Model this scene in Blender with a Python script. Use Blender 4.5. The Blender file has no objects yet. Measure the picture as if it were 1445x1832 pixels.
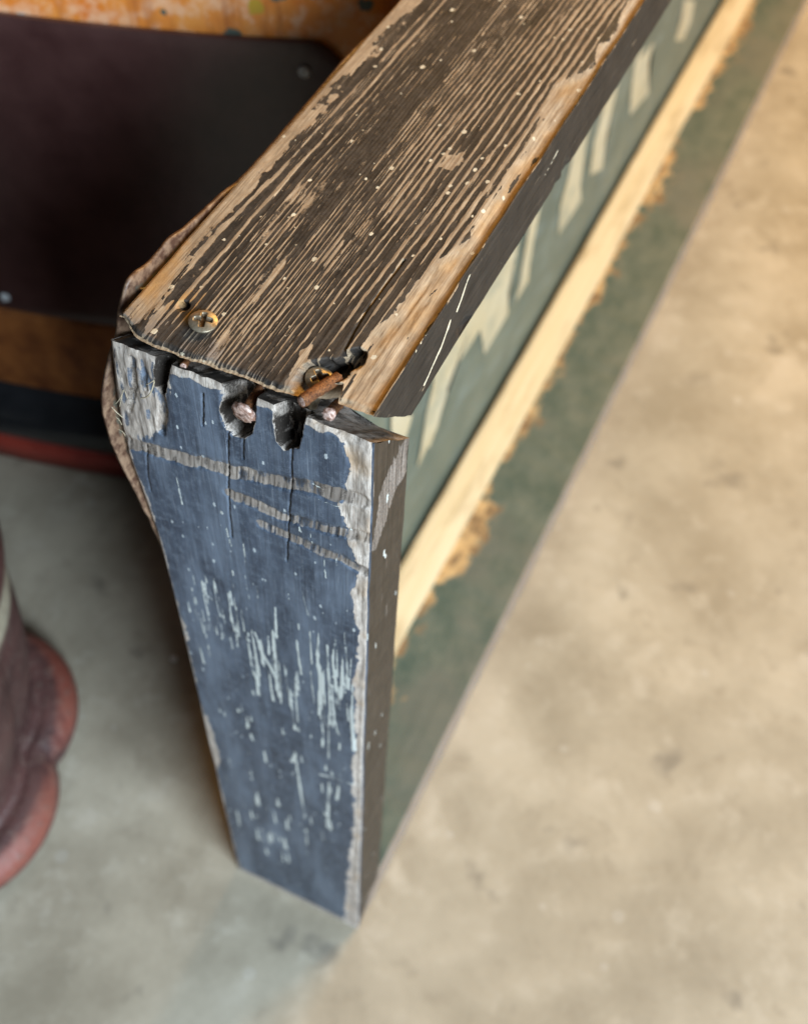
import bpy, bmesh, math, random
import numpy as np
from mathutils import Vector, Matrix

# ---------------------------------------------------------------- camera, world, lamps
scene = bpy.context.scene
col = scene.collection
F_PX, W_PX, H_PX = 2007.0, 1445.0, 1832.0
RV = np.array([2.19661540, -1.37268412, 0.494459447])
CAM = np.array([-0.188476655, -0.0878270177, 0.750438493])
def rodrigues(r):
    th = np.linalg.norm(r); k = r / th
    K = np.array([[0, -k[2], k[1]], [k[2], 0, -k[0]], [-k[1], k[0], 0]])
    return np.eye(3) + math.sin(th) * K + (1 - math.cos(th)) * K @ K
RM = rodrigues(RV)                                   # rows: right, down, forward
cam_data = bpy.data.cameras.new('camera')
cam = bpy.data.objects.new('camera', cam_data); col.objects.link(cam)
m = np.eye(4); m[:3, 0] = RM[0]; m[:3, 1] = -RM[1]; m[:3, 2] = -RM[2]; m[:3, 3] = CAM
cam.matrix_world = Matrix(m.tolist())
cam_data.sensor_fit = 'HORIZONTAL'; cam_data.sensor_width = 36.0
cam_data.lens = 36.0 * F_PX / W_PX
cam_data.clip_start = 0.01; cam_data.clip_end = 100
cam_data.dof.use_dof = True
cam_data.dof.focus_distance = 0.348
cam_data.dof.aperture_fstop = 12.5
scene.camera = cam

world = bpy.data.worlds.new('World'); scene.world = world; world.use_nodes = True
bg = world.node_tree.nodes['Background']
bg.inputs['Color'].default_value = (0.80, 0.88, 1.0, 1); bg.inputs['Strength'].default_value = 0.035

def lamp(name, loc, target, size, power, color, size_y=None):
    d = bpy.data.lights.new(name, 'AREA'); d.energy = power; d.color = color
    d.shape = 'RECTANGLE'; d.size = size; d.size_y = size_y or size
    o = bpy.data.objects.new(name, d); col.objects.link(o)
    o.location = loc
    o.rotation_euler = (Vector(target) - Vector(loc)).to_track_quat('-Z', 'Y').to_euler()
    return o
lamp('warm_ceiling_lamp', (2.35, -0.42, 1.75), (0.3, 0.0, 0.1), 1.5, 88, (1.0, 0.55, 0.13))
lamp('doorway_daylight', (-0.92, -1.74, 1.60), (0.0, 0.1, 0.2), 1.25, 128, (0.72, 0.87, 1.0), 0.9)
scene.view_settings.view_transform = 'Standard'
scene.view_settings.look = 'None'
scene.view_settings.exposure = 0.0
scene.view_settings.gamma = 1.0
scene.render.engine = 'CYCLES'

# ---------------------------------------------------------------- photo pixel -> point on a plane of the scene
def at(u, ax, v):
    d = RM.T @ np.array([(u[0] - W_PX / 2) / F_PX, (u[1] - H_PX / 2) / F_PX, 1.0])
    return CAM + (v - CAM[ax]) / d[ax] * d

# frame dimensions (metres)
D, T, H = 0.089, 0.0293, 0.498
L_SIGN = 1.55
ZT = H + 0.0085                                        # top of the lifted top board

# ---------------------------------------------------------------- helpers
def tag(o, label=None, cat=None, group=None, kind=None):
    if label: o['label'] = label
    if cat: o['category'] = cat
    if group: o['group'] = group
    if kind: o['kind'] = kind
    return o
def empty(name, loc=(0, 0, 0)):
    o = bpy.data.objects.new(name, None); col.objects.link(o); o.location = loc
    o.empty_display_size = 0.05
    return o
def link_mesh(name, me, mat, parent=None, smooth=True):
    o = bpy.data.objects.new(name, me); col.objects.link(o)
    if mat:
        for mm in (mat if isinstance(mat, (list, tuple)) else [mat]): me.materials.append(mm)
    if smooth: me.polygons.foreach_set('use_smooth', [True] * len(me.polygons))
    if parent: o.parent = parent
    return o
def mesh_np(name, V, Q, attrs=None):
    me = bpy.data.meshes.new(name)
    V = np.asarray(V, dtype=np.float32); Q = np.asarray(Q, dtype=np.int32)
    me.vertices.add(len(V)); me.vertices.foreach_set('co', V.ravel())
    me.loops.add(Q.size); me.loops.foreach_set('vertex_index', Q.ravel())
    me.polygons.add(len(Q))
    me.polygons.foreach_set('loop_start', np.arange(0, Q.size, Q.shape[1], dtype=np.int32))
    me.polygons.foreach_set('loop_total', np.full(len(Q), Q.shape[1], dtype=np.int32))
    me.update(calc_edges=True); me.validate()
    for k, a in (attrs or {}).items():
        at_ = me.attributes.new(k, 'FLOAT', 'POINT'); at_.data.foreach_set('value', np.asarray(a, dtype=np.float32).ravel())
    return me
def grid_quads(n, mm, off=0, flip=False):
    i, j = np.meshgrid(np.arange(n - 1), np.arange(mm - 1), indexing='ij')
    a = (i * mm + j).ravel() + off
    q = np.stack([a, a + mm, a + mm + 1, a + 1], 1)
    return q[:, ::-1] if flip else q

def _h(ix, iy, s):
    n = (ix.astype(np.int64) * 374761393 + iy.astype(np.int64) * 668265263 + s * 1442695041) & 0x7fffffff
    n = ((n ^ (n >> 13)) * 1274126177) & 0x7fffffff
    return ((n ^ (n >> 16)) & 0xffff) / 65535.0
def vn(x, y, s=0):
    x = np.asarray(x, float); y = np.asarray(y, float)
    ix = np.floor(x); iy = np.floor(y); fx = x - ix; fy = y - iy
    fx = fx * fx * (3 - 2 * fx); fy = fy * fy * (3 - 2 * fy)
    ix = ix.astype(np.int64); iy = iy.astype(np.int64)
    return (_h(ix, iy, s) * (1 - fx) + _h(ix + 1, iy, s) * fx) * (1 - fy) + (_h(ix, iy + 1, s) * (1 - fx) + _h(ix + 1, iy + 1, s) * fx) * fy
def fbm(x, y, s=0, o=4):
    a, t, n = 0.5, 0, 0
    for k in range(o):
        t = t + a * vn(x * 2 ** k, y * 2 ** k, s + 17 * k); n += a; a *= 0.5
    return t / n
def sm(a, b, x):
    t = np.clip((x - a) / (b - a), 0, 1); return t * t * (3 - 2 * t)
def seg_dist(px, py, pts):
    d = np.full(np.shape(px), 9.0)
    for (x0, y0), (x1, y1) in zip(pts[:-1], pts[1:]):
        dx, dy = x1 - x0, y1 - y0; l2 = dx * dx + dy * dy + 1e-18
        t = np.clip(((px - x0) * dx + (py - y0) * dy) / l2, 0, 1)
        d = np.minimum(d, np.hypot(px - x0 - t * dx, py - y0 - t * dy))
    return d
def in_poly(px, py, poly):
    c = np.zeros(np.shape(px), bool); n = len(poly)
    for i in range(n):
        x0, y0 = poly[i]; x1, y1 = poly[(i + 1) % n]
        if y0 == y1: continue
        c ^= ((y0 > py) != (y1 > py)) & (px < (x1 - x0) * (py - y0) / (y1 - y0) + x0)
    return c
def poly_dist(px, py, poly):
    """signed distance, negative inside"""
    d = seg_dist(px, py, list(poly) + [poly[0]])
    return np.where(in_poly(px, py, poly), -d, d)

# ---------------------------------------------------------------- node helpers
class NT:
    def __init__(s, name):
        s.m = bpy.data.materials.new(name); s.m.use_nodes = True
        s.t = s.m.node_tree; s.b = s.t.nodes['Principled BSDF']; s.L = s.t.links
    def n(s, t, **k):
        x = s.t.nodes.new(t)
        for a, v in k.items(): setattr(x, a, v)
        return x
    def lk(s, a, b): s.L.new(a, b)
    def put(s, inp, v):
        if hasattr(v, 'is_linked') or isinstance(v, bpy.types.NodeSocket): s.L.new(v, inp)
        else: inp.default_value = v
    def attr(s, name): return s.n('ShaderNodeAttribute', attribute_name=name).outputs['Fac']
    def obj(s, scale=(1, 1, 1), loc=(0, 0, 0), rot=(0, 0, 0)):
        c = s.n('ShaderNodeTexCoord'); mp = s.n('ShaderNodeMapping')
        s.lk(c.outputs['Object'], mp.inputs['Vector'])
        mp.inputs['Scale'].default_value = scale; mp.inputs['Location'].default_value = loc; mp.inputs['Rotation'].default_value = rot
        return mp.outputs['Vector']
    def noise(s, vec, scale=1, detail=4, rough=0.55, dist=0):
        x = s.n('ShaderNodeTexNoise'); s.lk(vec, x.inputs['Vector'])
        x.inputs['Scale'].default_value = scale; x.inputs['Detail'].default_value = detail
        x.inputs['Roughness'].default_value = rough; x.inputs['Distortion'].default_value = dist
        return x.outputs['Fac']
    def voro(s, vec, scale=1, out='Distance', rnd=1):
        x = s.n('ShaderNodeTexVoronoi'); s.lk(vec, x.inputs['Vector']); x.inputs['Scale'].default_value = scale
        x.inputs['Randomness'].default_value = rnd
        return x.outputs[out]
    def ramp(s, fac, stops, interp='LINEAR'):
        r = s.n('ShaderNodeValToRGB'); r.color_ramp.interpolation = interp
        e = r.color_ramp.elements
        while len(e) < len(stops): e.new(0.5)
        for k, (p, c) in enumerate(stops):
            e[k].position = p; e[k].color = (c, c, c, 1) if isinstance(c, (int, float)) else (*c, 1)
        s.put(r.inputs['Fac'], fac); return r.outputs['Color']
    def math(s, op, a, b=0.0, c=0.0):
        x = s.n('ShaderNodeMath', operation=op); s.put(x.inputs[0], a); s.put(x.inputs[1], b); s.put(x.inputs[2], c); return x.outputs[0]
    def mix(s, f, a, b, mode='MIX'):
        x = s.n('ShaderNodeMix', data_type='RGBA', blend_type=mode)
        s.put(x.inputs['Factor'], f)
        s.put(x.inputs[6], (*a, 1) if isinstance(a, tuple) and len(a) == 3 else a)
        s.put(x.inputs[7], (*b, 1) if isinstance(b, tuple) and len(b) == 3 else b)
        return x.outputs[2]
    def bump(s, h, strength=0.3, dist=0.001, prev=None):
        x = s.n('ShaderNodeBump'); x.inputs['Strength'].default_value = strength; x.inputs['Distance'].default_value = dist
        s.put(x.inputs['Height'], h)
        if prev is not None: s.lk(prev, x.inputs['Normal'])
        return x.outputs['Normal']
    def out(s, color, rough=0.6, normal=None, spec=0.5, metal=0.0):
        s.put(s.b.inputs['Base Color'], (*color, 1) if isinstance(color, tuple) else color)
        s.put(s.b.inputs['Roughness'], rough); s.put(s.b.inputs['Metallic'], metal)
        s.b.inputs['Specular IOR Level'].default_value = spec
        if normal is not None: s.lk(normal, s.b.inputs['Normal'])
        return s.m

# ---------------------------------------------------------------- materials
def mat_painted_wood(name, along, paint_a, paint_b, bare_a, bare_b, orange, rough, fleck, dust):
    """old board: paint over wood; 'bare', 'white', 'stain', 'dark' are wear masks with shapes of their own"""
    n = NT(name)
    st = {'X': (18, 900, 900), 'Z': (900, 900, 18)}[along]
    st2 = {'X': (60, 2600, 2600), 'Z': (2600, 2600, 60)}[along]
    fine = n.noise(n.obj(st), 1, 5, 0.6); fib = n.noise(n.obj(st2), 1, 3, 0.6)
    iso = n.noise(n.obj(), 1400, 4, 0.6); blot = n.noise(n.obj(), 75, 5, 0.6); blot2 = n.noise(n.obj(), 260, 4, 0.65)
    paint = n.mix(n.ramp(blot, [(0.35, 0.0), (0.68, 1.0)]), paint_a, paint_b)
    paint = n.mix(n.math('MULTIPLY', n.ramp(n.math('ADD', n.math('MULTIPLY', blot2, 0.6), n.math('MULTIPLY', iso, 0.4)), [(0.48, 0.0), (0.66, 1.0)]), dust[1]), paint, dust[0])
    if along == 'X':
        paint = n.mix(n.math('MULTIPLY', n.ramp(fine, [(0.48, 0.0), (0.66, 1.0)]), .6), paint, (0.085, 0.066, 0.05))
        paint = n.mix(n.math('MULTIPLY', n.ramp(fib, [(0.32, 1.0), (0.45, 0.0)]), .6), paint, (0.008, 0.007, 0.007))
    if along == 'Z':
        haze_ = n.noise(n.obj((60, 60, 14)), 1, 4, .55); scr = n.noise(n.obj((1500, 1500, 40)), 1, 3, .6)
        paint = n.mix(n.math('MULTIPLY', n.ramp(haze_, [(0.46, 0.0), (0.66, 1.0)]), .75), paint, (0.155, 0.195, 0.26))
        paint = n.mix(n.math('MULTIPLY', n.ramp(scr, [(0.58, 0.0), (0.72, 1.0)]), .45), paint, (0.28, 0.32, 0.38))
        paint = n.mix(n.math('MULTIPLY', n.ramp(scr, [(0.30, 1.0), (0.42, 0.0)]), .5), paint, (0.016, 0.021, 0.032))
    bare = n.mix(n.ramp(fine, [(0.3, 0.0), (0.7, 1.0)]), bare_a, bare_b)
    bare = n.mix(n.math('MULTIPLY', n.ramp(fib, [(0.36, 1.0), (0.55, 0.0)]), 0.6), bare, (bare_a[0] * .38, bare_a[1] * .36, bare_a[2] * .34))
    bare = n.mix(n.math('MULTIPLY', n.ramp(blot2, [(0.45, 0.0), (0.75, 1.0)]), 0.45), bare, (bare_a[0] * .6, bare_a[1] * .58, bare_a[2] * .6))
    paint = n.mix(n.attr('side'), paint, n.mix(n.ramp(n.math('ADD', n.math('MULTIPLY', fine, .6), n.math('MULTIPLY', blot, .4)), [(0.38, 0.0), (0.66, 1.0)]), (0.011, 0.0095, 0.008), (0.050, 0.040, 0.032)))
    bare = n.mix(n.attr('stain'), bare, n.mix(iso, orange, (orange[0] * .6, orange[1] * .55, orange[2] * .5)))
    bare = n.mix(n.attr('grey'), bare, n.mix(fib, (0.10, 0.085, 0.075), (0.36, 0.31, 0.275)))
    bm = n.math('ADD', n.attr('bare'), n.math('MULTIPLY', n.math('SUBTRACT', n.math('ADD', n.math('MULTIPLY', iso, 0.5), n.math('MULTIPLY', fine, 0.5)), 0.5), 0.9))
    bm = n.ramp(bm, [(0.40, 0.0), (0.60, 1.0)])
    bare = n.mix(n.math('MULTIPLY', n.ramp(blot, [(0.42, 0.0), (0.60, 1.0)]), .36), bare, tuple(v * .52 for v in bare_a))
    c = n.mix(bm, paint, bare)
    wm = n.ramp(n.math('ADD', n.attr('white'), n.math('MULTIPLY', n.math('SUBTRACT', iso, 0.5), 0.6)), [(0.40, 0.0), (0.60, 1.0)])
    c = n.mix(wm, c, (0.62, 0.66, 0.64) if along == 'Z' else (0.72, 0.64, 0.48))
    # tiny spatters
    fs = (1, 1, .45) if along == 'Z' else (.8, 1, 1)
    v = n.voro(n.obj(fs), fleck[0]); vc = n.n('ShaderNodeSeparateColor'); n.lk(n.voro(n.obj(fs), fleck[0], 'Color'), vc.inputs['Color'])
    r = n.math('MULTIPLY', n.math('MULTIPLY', n.math('POWER', vc.outputs[0], 13.0), n.math('SUBTRACT', 1.0, n.attr('side'))), fleck[1])
    fm = n.math('LESS_THAN', n.math('ADD', v, n.math('MULTIPLY', n.math('SUBTRACT', iso, .5), 0.35)), r)
    c = n.mix(fm, c, fleck[2])
    dm = n.ramp(n.math('ADD', n.attr('dark'), n.math('MULTIPLY', n.math('SUBTRACT', iso, 0.5), 0.5)), [(0.4, 0.0), (0.65, 1.0)])
    c = n.mix(dm, c, (0.022, 0.016, 0.012))
    hgt = n.math('ADD', n.math('MULTIPLY', fine, 0.6), n.math('ADD', n.math('MULTIPLY', iso, 0.35), n.math('MULTIPLY', n.math('ADD', bm, wm), 0.35)))
    nm = n.bump(hgt, 0.55, 0.00045)
    ro = n.mix(bm, n.mix(blot2, (rough, rough, rough), (rough + .22, rough + .22, rough + .22)), (0.85, 0.85, 0.85))
    return n.out(c, ro, nm, 0.3 if along == 'X' else 0.45)

M_RAIL = mat_painted_wood('weathered_black_board', 'X', (0.016, 0.014, 0.013), (0.040, 0.033, 0.028),
                          (0.38, 0.265, 0.165), (0.56, 0.43, 0.29), (0.60, 0.33, 0.11), 0.60,
                          (330, 0.34, (0.60, 0.52, 0.38)), ((0.13, 0.10, 0.075), 0.40))
M_STILE = mat_painted_wood('weathered_board_daylight_blue', 'Z', (0.032, 0.046, 0.074), (0.072, 0.096, 0.140),  # paint colour takes in the blue sheen of reflected daylight
                           (0.46, 0.38, 0.32), (0.76, 0.69, 0.62), (0.56, 0.36, 0.18), 0.36,
                           (330, 0.20, (0.50, 0.55, 0.58)), ((0.17, 0.21, 0.27), 0.7))

def mat_rust():
    n = NT('rusted_steel')
    a = n.noise(n.obj(), 420, 5, 0.65); b = n.noise(n.obj(), 1800, 3, 0.6)
    c = n.mix(n.ramp(a, [(0.35, 0.0), (0.65, 1.0)]), (0.10, 0.036, 0.016), (0.30, 0.125, 0.045))
    c = n.mix(n.ramp(b, [(0.47, 0.0), (0.66, 1.0)]), c, (0.05, 0.022, 0.014))
    return n.out(c, 0.7, n.bump(n.math('ADD', a, n.math('MULTIPLY', b, .5)), 0.6, 0.0004), 0.4, 0.25)
M_RUST = mat_rust()
def mat_nailhead():
    n = NT('copper_brown_nail_head')
    a = n.noise(n.obj(), 700, 4, 0.6)
    c = n.mix(n.ramp(a, [(0.4, 0.0), (0.6, 1.0)]), (0.30, 0.16, 0.115), (0.68, 0.50, 0.43))
    return n.out(c, 0.5, n.bump(a, 0.8, 0.0006), 0.5, 0.3)
M_NAIL = mat_nailhead()
def mat_screw():
    n = NT('dirty_zinc_screw')
    a = n.noise(n.obj(), 500, 4, 0.6)
    c = n.mix(n.ramp(a, [(0.35, 0.0), (0.7, 1.0)]), (0.22, 0.165, 0.10), (0.42, 0.36, 0.27))
    c = n.mix(n.attr('recess'), c, (0.10, 0.055, 0.025))
    return n.out(c, 0.42, n.bump(a, 0.3, 0.0003), 0.5, 0.65)
M_SCREW = mat_screw()

def mat_panel():
    n = NT('green_painted_sheet_metal')
    a = n.noise(n.obj(), 16, 6, 0.6); b = n.noise(n.obj((8, 1, 30)), 3, 4, 0.6); e = n.noise(n.obj(), 300, 4, 0.6)
    c = n.mix(n.ramp(a, [(0.35, 0.0), (0.65, 1.0)]), (0.108, 0.138, 0.112), (0.175, 0.195, 0.145))
    c = n.mix(n.math('MULTIPLY', n.ramp(b, [(0.5, 0.0), (0.72, 1.0)]), .5), c, (0.24, 0.30, 0.29))
    rust = n.mix(n.ramp(e, [(0.4, 0.0), (0.62, 1.0)]), (0.085, 0.042, 0.026), (0.24, 0.15, 0.095))
    rm = n.ramp(n.math('ADD', n.attr('rust'), n.math('MULTIPLY', n.math('SUBTRACT', e, .5), .5)), [(0.4, 0.0), (0.6, 1.0)])
    c = n.mix(rm, c, rust)
    return n.out(c, 0.5, n.bump(n.math('ADD', e, a), 0.25, 0.0008), 0.5)
M_PANEL = mat_panel()
def mat_cream(name, base, worn, stretch):
    n = NT(name)
    a = n.noise(n.obj(stretch), 1, 5, 0.6); b = n.noise(n.obj((1, 5, 5) if stretch[0] < 10 else (4, 4, 4)), 10, 6, 0.65)
    c = n.mix(n.ramp(a, [(0.3, 0.0), (0.7, 1.0)]), base, tuple(v * k for v, k in zip(base, (0.86, 0.80, 0.68))))
    c = n.mix(n.math('MULTIPLY', n.ramp(b, [(0.50, 0.0), (0.68, 1.0)]), 0.75), c, worn)
    return n.out(c, 0.55, n.bump(a, 0.25, 0.0008), 0.4)
M_LETTER = mat_cream('cream_sign_paint', (0.62, 0.56, 0.40), (0.33, 0.34, 0.26), (30, 30, 30))
M_STRIP = mat_cream('pale_wood_strip', (0.70, 0.58, 0.38), (0.38, 0.27, 0.14), (5, 300, 300))

def mat_bottom():
    n = NT('worn_green_board')
    c0 = n.n('ShaderNodeTexCoord'); sep = n.n('ShaderNodeSeparateXYZ'); n.lk(c0.outputs['Object'], sep.inputs[0])
    big = n.noise(n.obj((1, 1, 1)), 11, 4, 0.55); mid = n.noise(n.obj((1, 1.6, 1)), 34, 5, 0.62); fine = n.noise(n.obj((10, 200, 200)), 1, 4, 0.6)
    g = n.mix(n.ramp(mid, [(0.35, 0.0), (0.65, 1.0)]), (0.062, 0.094, 0.076), (0.130, 0.150, 0.118))
    g = n.mix(n.math('MULTIPLY', n.ramp(big, [(0.48, 0.0), (0.62, 1.0)]), 0.55), g, (0.15, 0.145, 0.12))
    w = n.mix(n.ramp(fine, [(0.3, 0.0), (0.7, 1.0)]), (0.46, 0.27, 0.11), (0.66, 0.47, 0.24))
    w = n.mix(n.ramp(mid, [(0.48, 0.0), (0.58, 1.0)]), w, (0.20, 0.125, 0.065))
    y = sep.outputs['Y']
    f = n.math('ADD', n.math('MULTIPLY', n.math('SUBTRACT', y, 0.036), 34.0), n.math('MULTIPLY', n.math('SUBTRACT', n.math('ADD', n.math('MULTIPLY', mid, .6), n.math('MULTIPLY', big, .8)), .7), 3.6))
    c = n.mix(n.ramp(f, [(0.40, 0.0), (0.60, 1.0)]), g, w)
    fr = n.ramp(n.math('MULTIPLY', y, 100.0), [(0.06, 1.0), (0.16, 0.0)])
    c = n.mix(fr, c, n.mix(mid, (0.20, 0.165, 0.145), (0.38, 0.31, 0.25)))
    return n.out(c, 0.6, n.bump(n.math('ADD', mid, fine), 0.4, 0.001), 0.4)
M_BOTTOM = mat_bottom()

def mat_floor():
    n = NT('concrete_floor')
    a = n.noise(n.obj(), 9, 7, 0.62); b = n.noise(n.obj(), 34, 6, 0.6); e = n.noise(n.obj(), 420, 3, 0.6); s = n.noise(n.obj(), 3, 3, 0.5)
    c = n.mix(n.ramp(a, [(0.36, 0.0), (0.64, 1.0)]), (0.27, 0.232, 0.17), (0.47, 0.415, 0.32))
    c = n.mix(n.math('MULTIPLY', n.ramp(b, [(0.54, 0.0), (0.70, 1.0)]), 0.55), c, (0.54, 0.49, 0.40))
    c = n.mix(n.math('MULTIPLY', n.ramp(b, [(0.28, 1.0), (0.42, 0.0)]), 0.55), c, (0.24, 0.20, 0.145))
    sp = n.math('MULTIPLY', n.ramp(n.noise(n.obj((1, 1, 1), (7, 3, 0)), 22, 3, .5), [(0.27, 1.0), (0.36, 0.0)]), 0.75)
    c = n.mix(sp, c, (0.17, 0.15, 0.12))
    c = n.mix(n.math('MULTIPLY', n.ramp(s, [(0.42, 0.0), (0.65, 1.0)]), .35), c, (0.30, 0.27, 0.21))
    v2 = n.voro(n.obj((1, 1, 1), (3.3, 1.7, 0)), 40); vc2 = n.n('ShaderNodeSeparateColor'); n.lk(n.voro(n.obj((1, 1, 1), (3.3, 1.7, 0)), 40, 'Color'), vc2.inputs['Color'])
    sp2 = n.math('MULTIPLY', n.ramp(n.math('SUBTRACT', v2, n.math('MULTIPLY', n.math('POWER', vc2.outputs[1], 6.0), 0.20)), [(0.0, 1.0), (0.05, 0.0)]), 0.12)
    c = n.mix(sp2, c, (0.72, 0.71, 0.68))
    return n.out(c, n.mix(a, (0.55,) * 3, (0.75,) * 3), n.bump(n.math('ADD', n.math('MULTIPLY', e, .3), b), 0.25, 0.002), 0.35)
M_FLOOR = mat_floor()

def mat_orange():
    n = NT('flaking_orange_enamel')
    a = n.noise(n.obj(), 26, 5, 0.6); b = n.noise(n.obj(), 90, 4, 0.6); e = n.noise(n.obj((60, 60, 9)), 1, 4, 0.6)
    c = n.mix(n.ramp(a, [(0.35, 0.0), (0.65, 1.0)]), (0.68, 0.15, 0.012), (0.80, 0.30, 0.06))
    c = n.mix(n.math('MULTIPLY', n.ramp(b, [(0.48, 0.0), (0.64, 1.0)]), 0.75), c, (0.86, 0.50, 0.30))
    c = n.mix(n.math('MULTIPLY', n.ramp(e, [(0.56, 0.0), (0.68, 1.0)]), .6), c, (0.36, 0.085, 0.02))
    v = n.voro(n.obj(), 42); vc = n.n('ShaderNodeSeparateColor'); n.lk(n.voro(n.obj(), 42, 'Color'), vc.inputs['Color'])
    d = n.math('ADD', v, n.math('MULTIPLY', n.math('SUBTRACT', b, .5), .5))
    chip = n.math('LESS_THAN', d, n.math('MULTIPLY', n.math('POWER', vc.outputs[0], 2.5), 0.40))
    cc = n.mix(n.math('GREATER_THAN', vc.outputs[1], 0.62), (0.10, 0.12, 0.095), (0.52, 0.50, 0.46))
    c = n.mix(chip, c, cc)
    ye = n.math('GREATER_THAN', n.noise(n.obj((1, 1, 1), (2, 5, 1)), 17, 3, .5), 0.665)
    c = n.mix(ye, c, (0.55, 0.33, 0.035))
    return n.out(c, 0.34, n.bump(n.math('ADD', a, n.math('MULTIPLY', chip, -.6)), 0.4, 0.002), 0.5)
M_ORANGE = mat_orange()
def mat_simple(name, a, b, scale, rough, spec=0.5, bump=0.2, bd=0.002):
    n = NT(name)
    x = n.noise(n.obj(), scale, 5, 0.6); y = n.noise(n.obj(), scale * 6, 3, 0.6)
    c = n.mix(n.ramp(x, [(0.35, 0.0), (0.65, 1.0)]), a, b)
    return n.out(c, rough, n.bump(n.math('ADD', x, n.math('MULTIPLY', y, .4)), bump, bd), spec)
M_MAROON = mat_simple('maroon_enamel', (0.048, 0.019, 0.018), (0.075, 0.034, 0.031), 30, 0.28, 0.5, 0.12)
M_RUSTBAND = mat_simple('rust_stained_orange', (0.16, 0.045, 0.012), (0.40, 0.14, 0.035), 34, 0.6, 0.4, 0.4)
M_BLACK = mat_simple('black_rubber', (0.012, 0.013, 0.015), (0.022, 0.023, 0.026), 30, 0.28, 0.5, 0.1)
M_REDBASE = mat_simple('red_enamel', (0.20, 0.022, 0.015), (0.30, 0.04, 0.025), 20, 0.45)
M_SCREWBRIGHT = mat_simple('bright_zinc', (0.62, 0.66, 0.68), (0.72, 0.75, 0.76), 200, 0.25, 0.8)
def mat_iron():
    n = NT('worn_red_cast_iron')
    a = n.noise(n.obj(), 30, 5, 0.6); b = n.noise(n.obj(), 160, 4, 0.6)
    c = n.mix(n.ramp(a, [(0.35, 0.0), (0.65, 1.0)]), (0.060, 0.028, 0.026), (0.115, 0.052, 0.046))
    e = n.ramp(n.math('ADD', n.attr('edge'), n.math('MULTIPLY', n.math('SUBTRACT', b, .5), .7)), [(0.35, 0.0), (0.75, 1.0)])
    c = n.mix(e, c, n.mix(a, (0.24, 0.040, 0.028), (0.27, 0.115, 0.080)))
    c = n.mix(n.attr('cream'), c, (0.50, 0.46, 0.34))
    gr = n.noise(n.obj(), 600, 3, .6)
    c = n.mix(n.math('MULTIPLY', n.ramp(b, [(0.52, 0.0), (0.66, 1.0)]), .5), c, (0.16, 0.115, 0.095))
    return n.out(c, n.mix(b, (.38,) * 3, (.65,) * 3), n.bump(n.math('ADD', a, n.math('ADD', n.math('MULTIPLY', b, .6), n.math('MULTIPLY', gr, .2))), 0.5, 0.003), 0.5)
M_IRON = mat_iron()
M_FIBRE = mat_simple('dry_straw_fibre', (0.42, 0.34, 0.22), (0.60, 0.52, 0.38), 500, 0.7)
M_STONE = mat_simple('white_pebble', (0.72, 0.71, 0.68), (0.8, 0.8, 0.78), 300, 0.4)

# ---------------------------------------------------------------- floor
def build_floor():
    n = 60
    xs = np.concatenate([np.linspace(-6, -.6, 10), np.linspace(-.5, 1.6, n), np.linspace(1.8, 8, 10)])
    ys = np.concatenate([np.linspace(-6, -.8, 10), np.linspace(-.7, 1.2, n), np.linspace(1.4, 7, 10)])
    X, Y = np.meshgrid(xs, ys, indexing='ij')
    Z = -0.0004 - 0.0008 * fbm(X * 6, Y * 6, 3)
    me = mesh_np('floor', np.stack([X, Y, Z], -1).reshape(-1, 3), grid_quads(len(xs), len(ys)))
    o = link_mesh('floor', me, M_FLOOR); tag(o, kind='structure')
build_floor()

# ---------------------------------------------------------------- framed sign
sign = tag(empty('framed_sign'), 'weathered wooden box frame around green painted sheet metal sign standing on concrete', 'sign')

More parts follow.
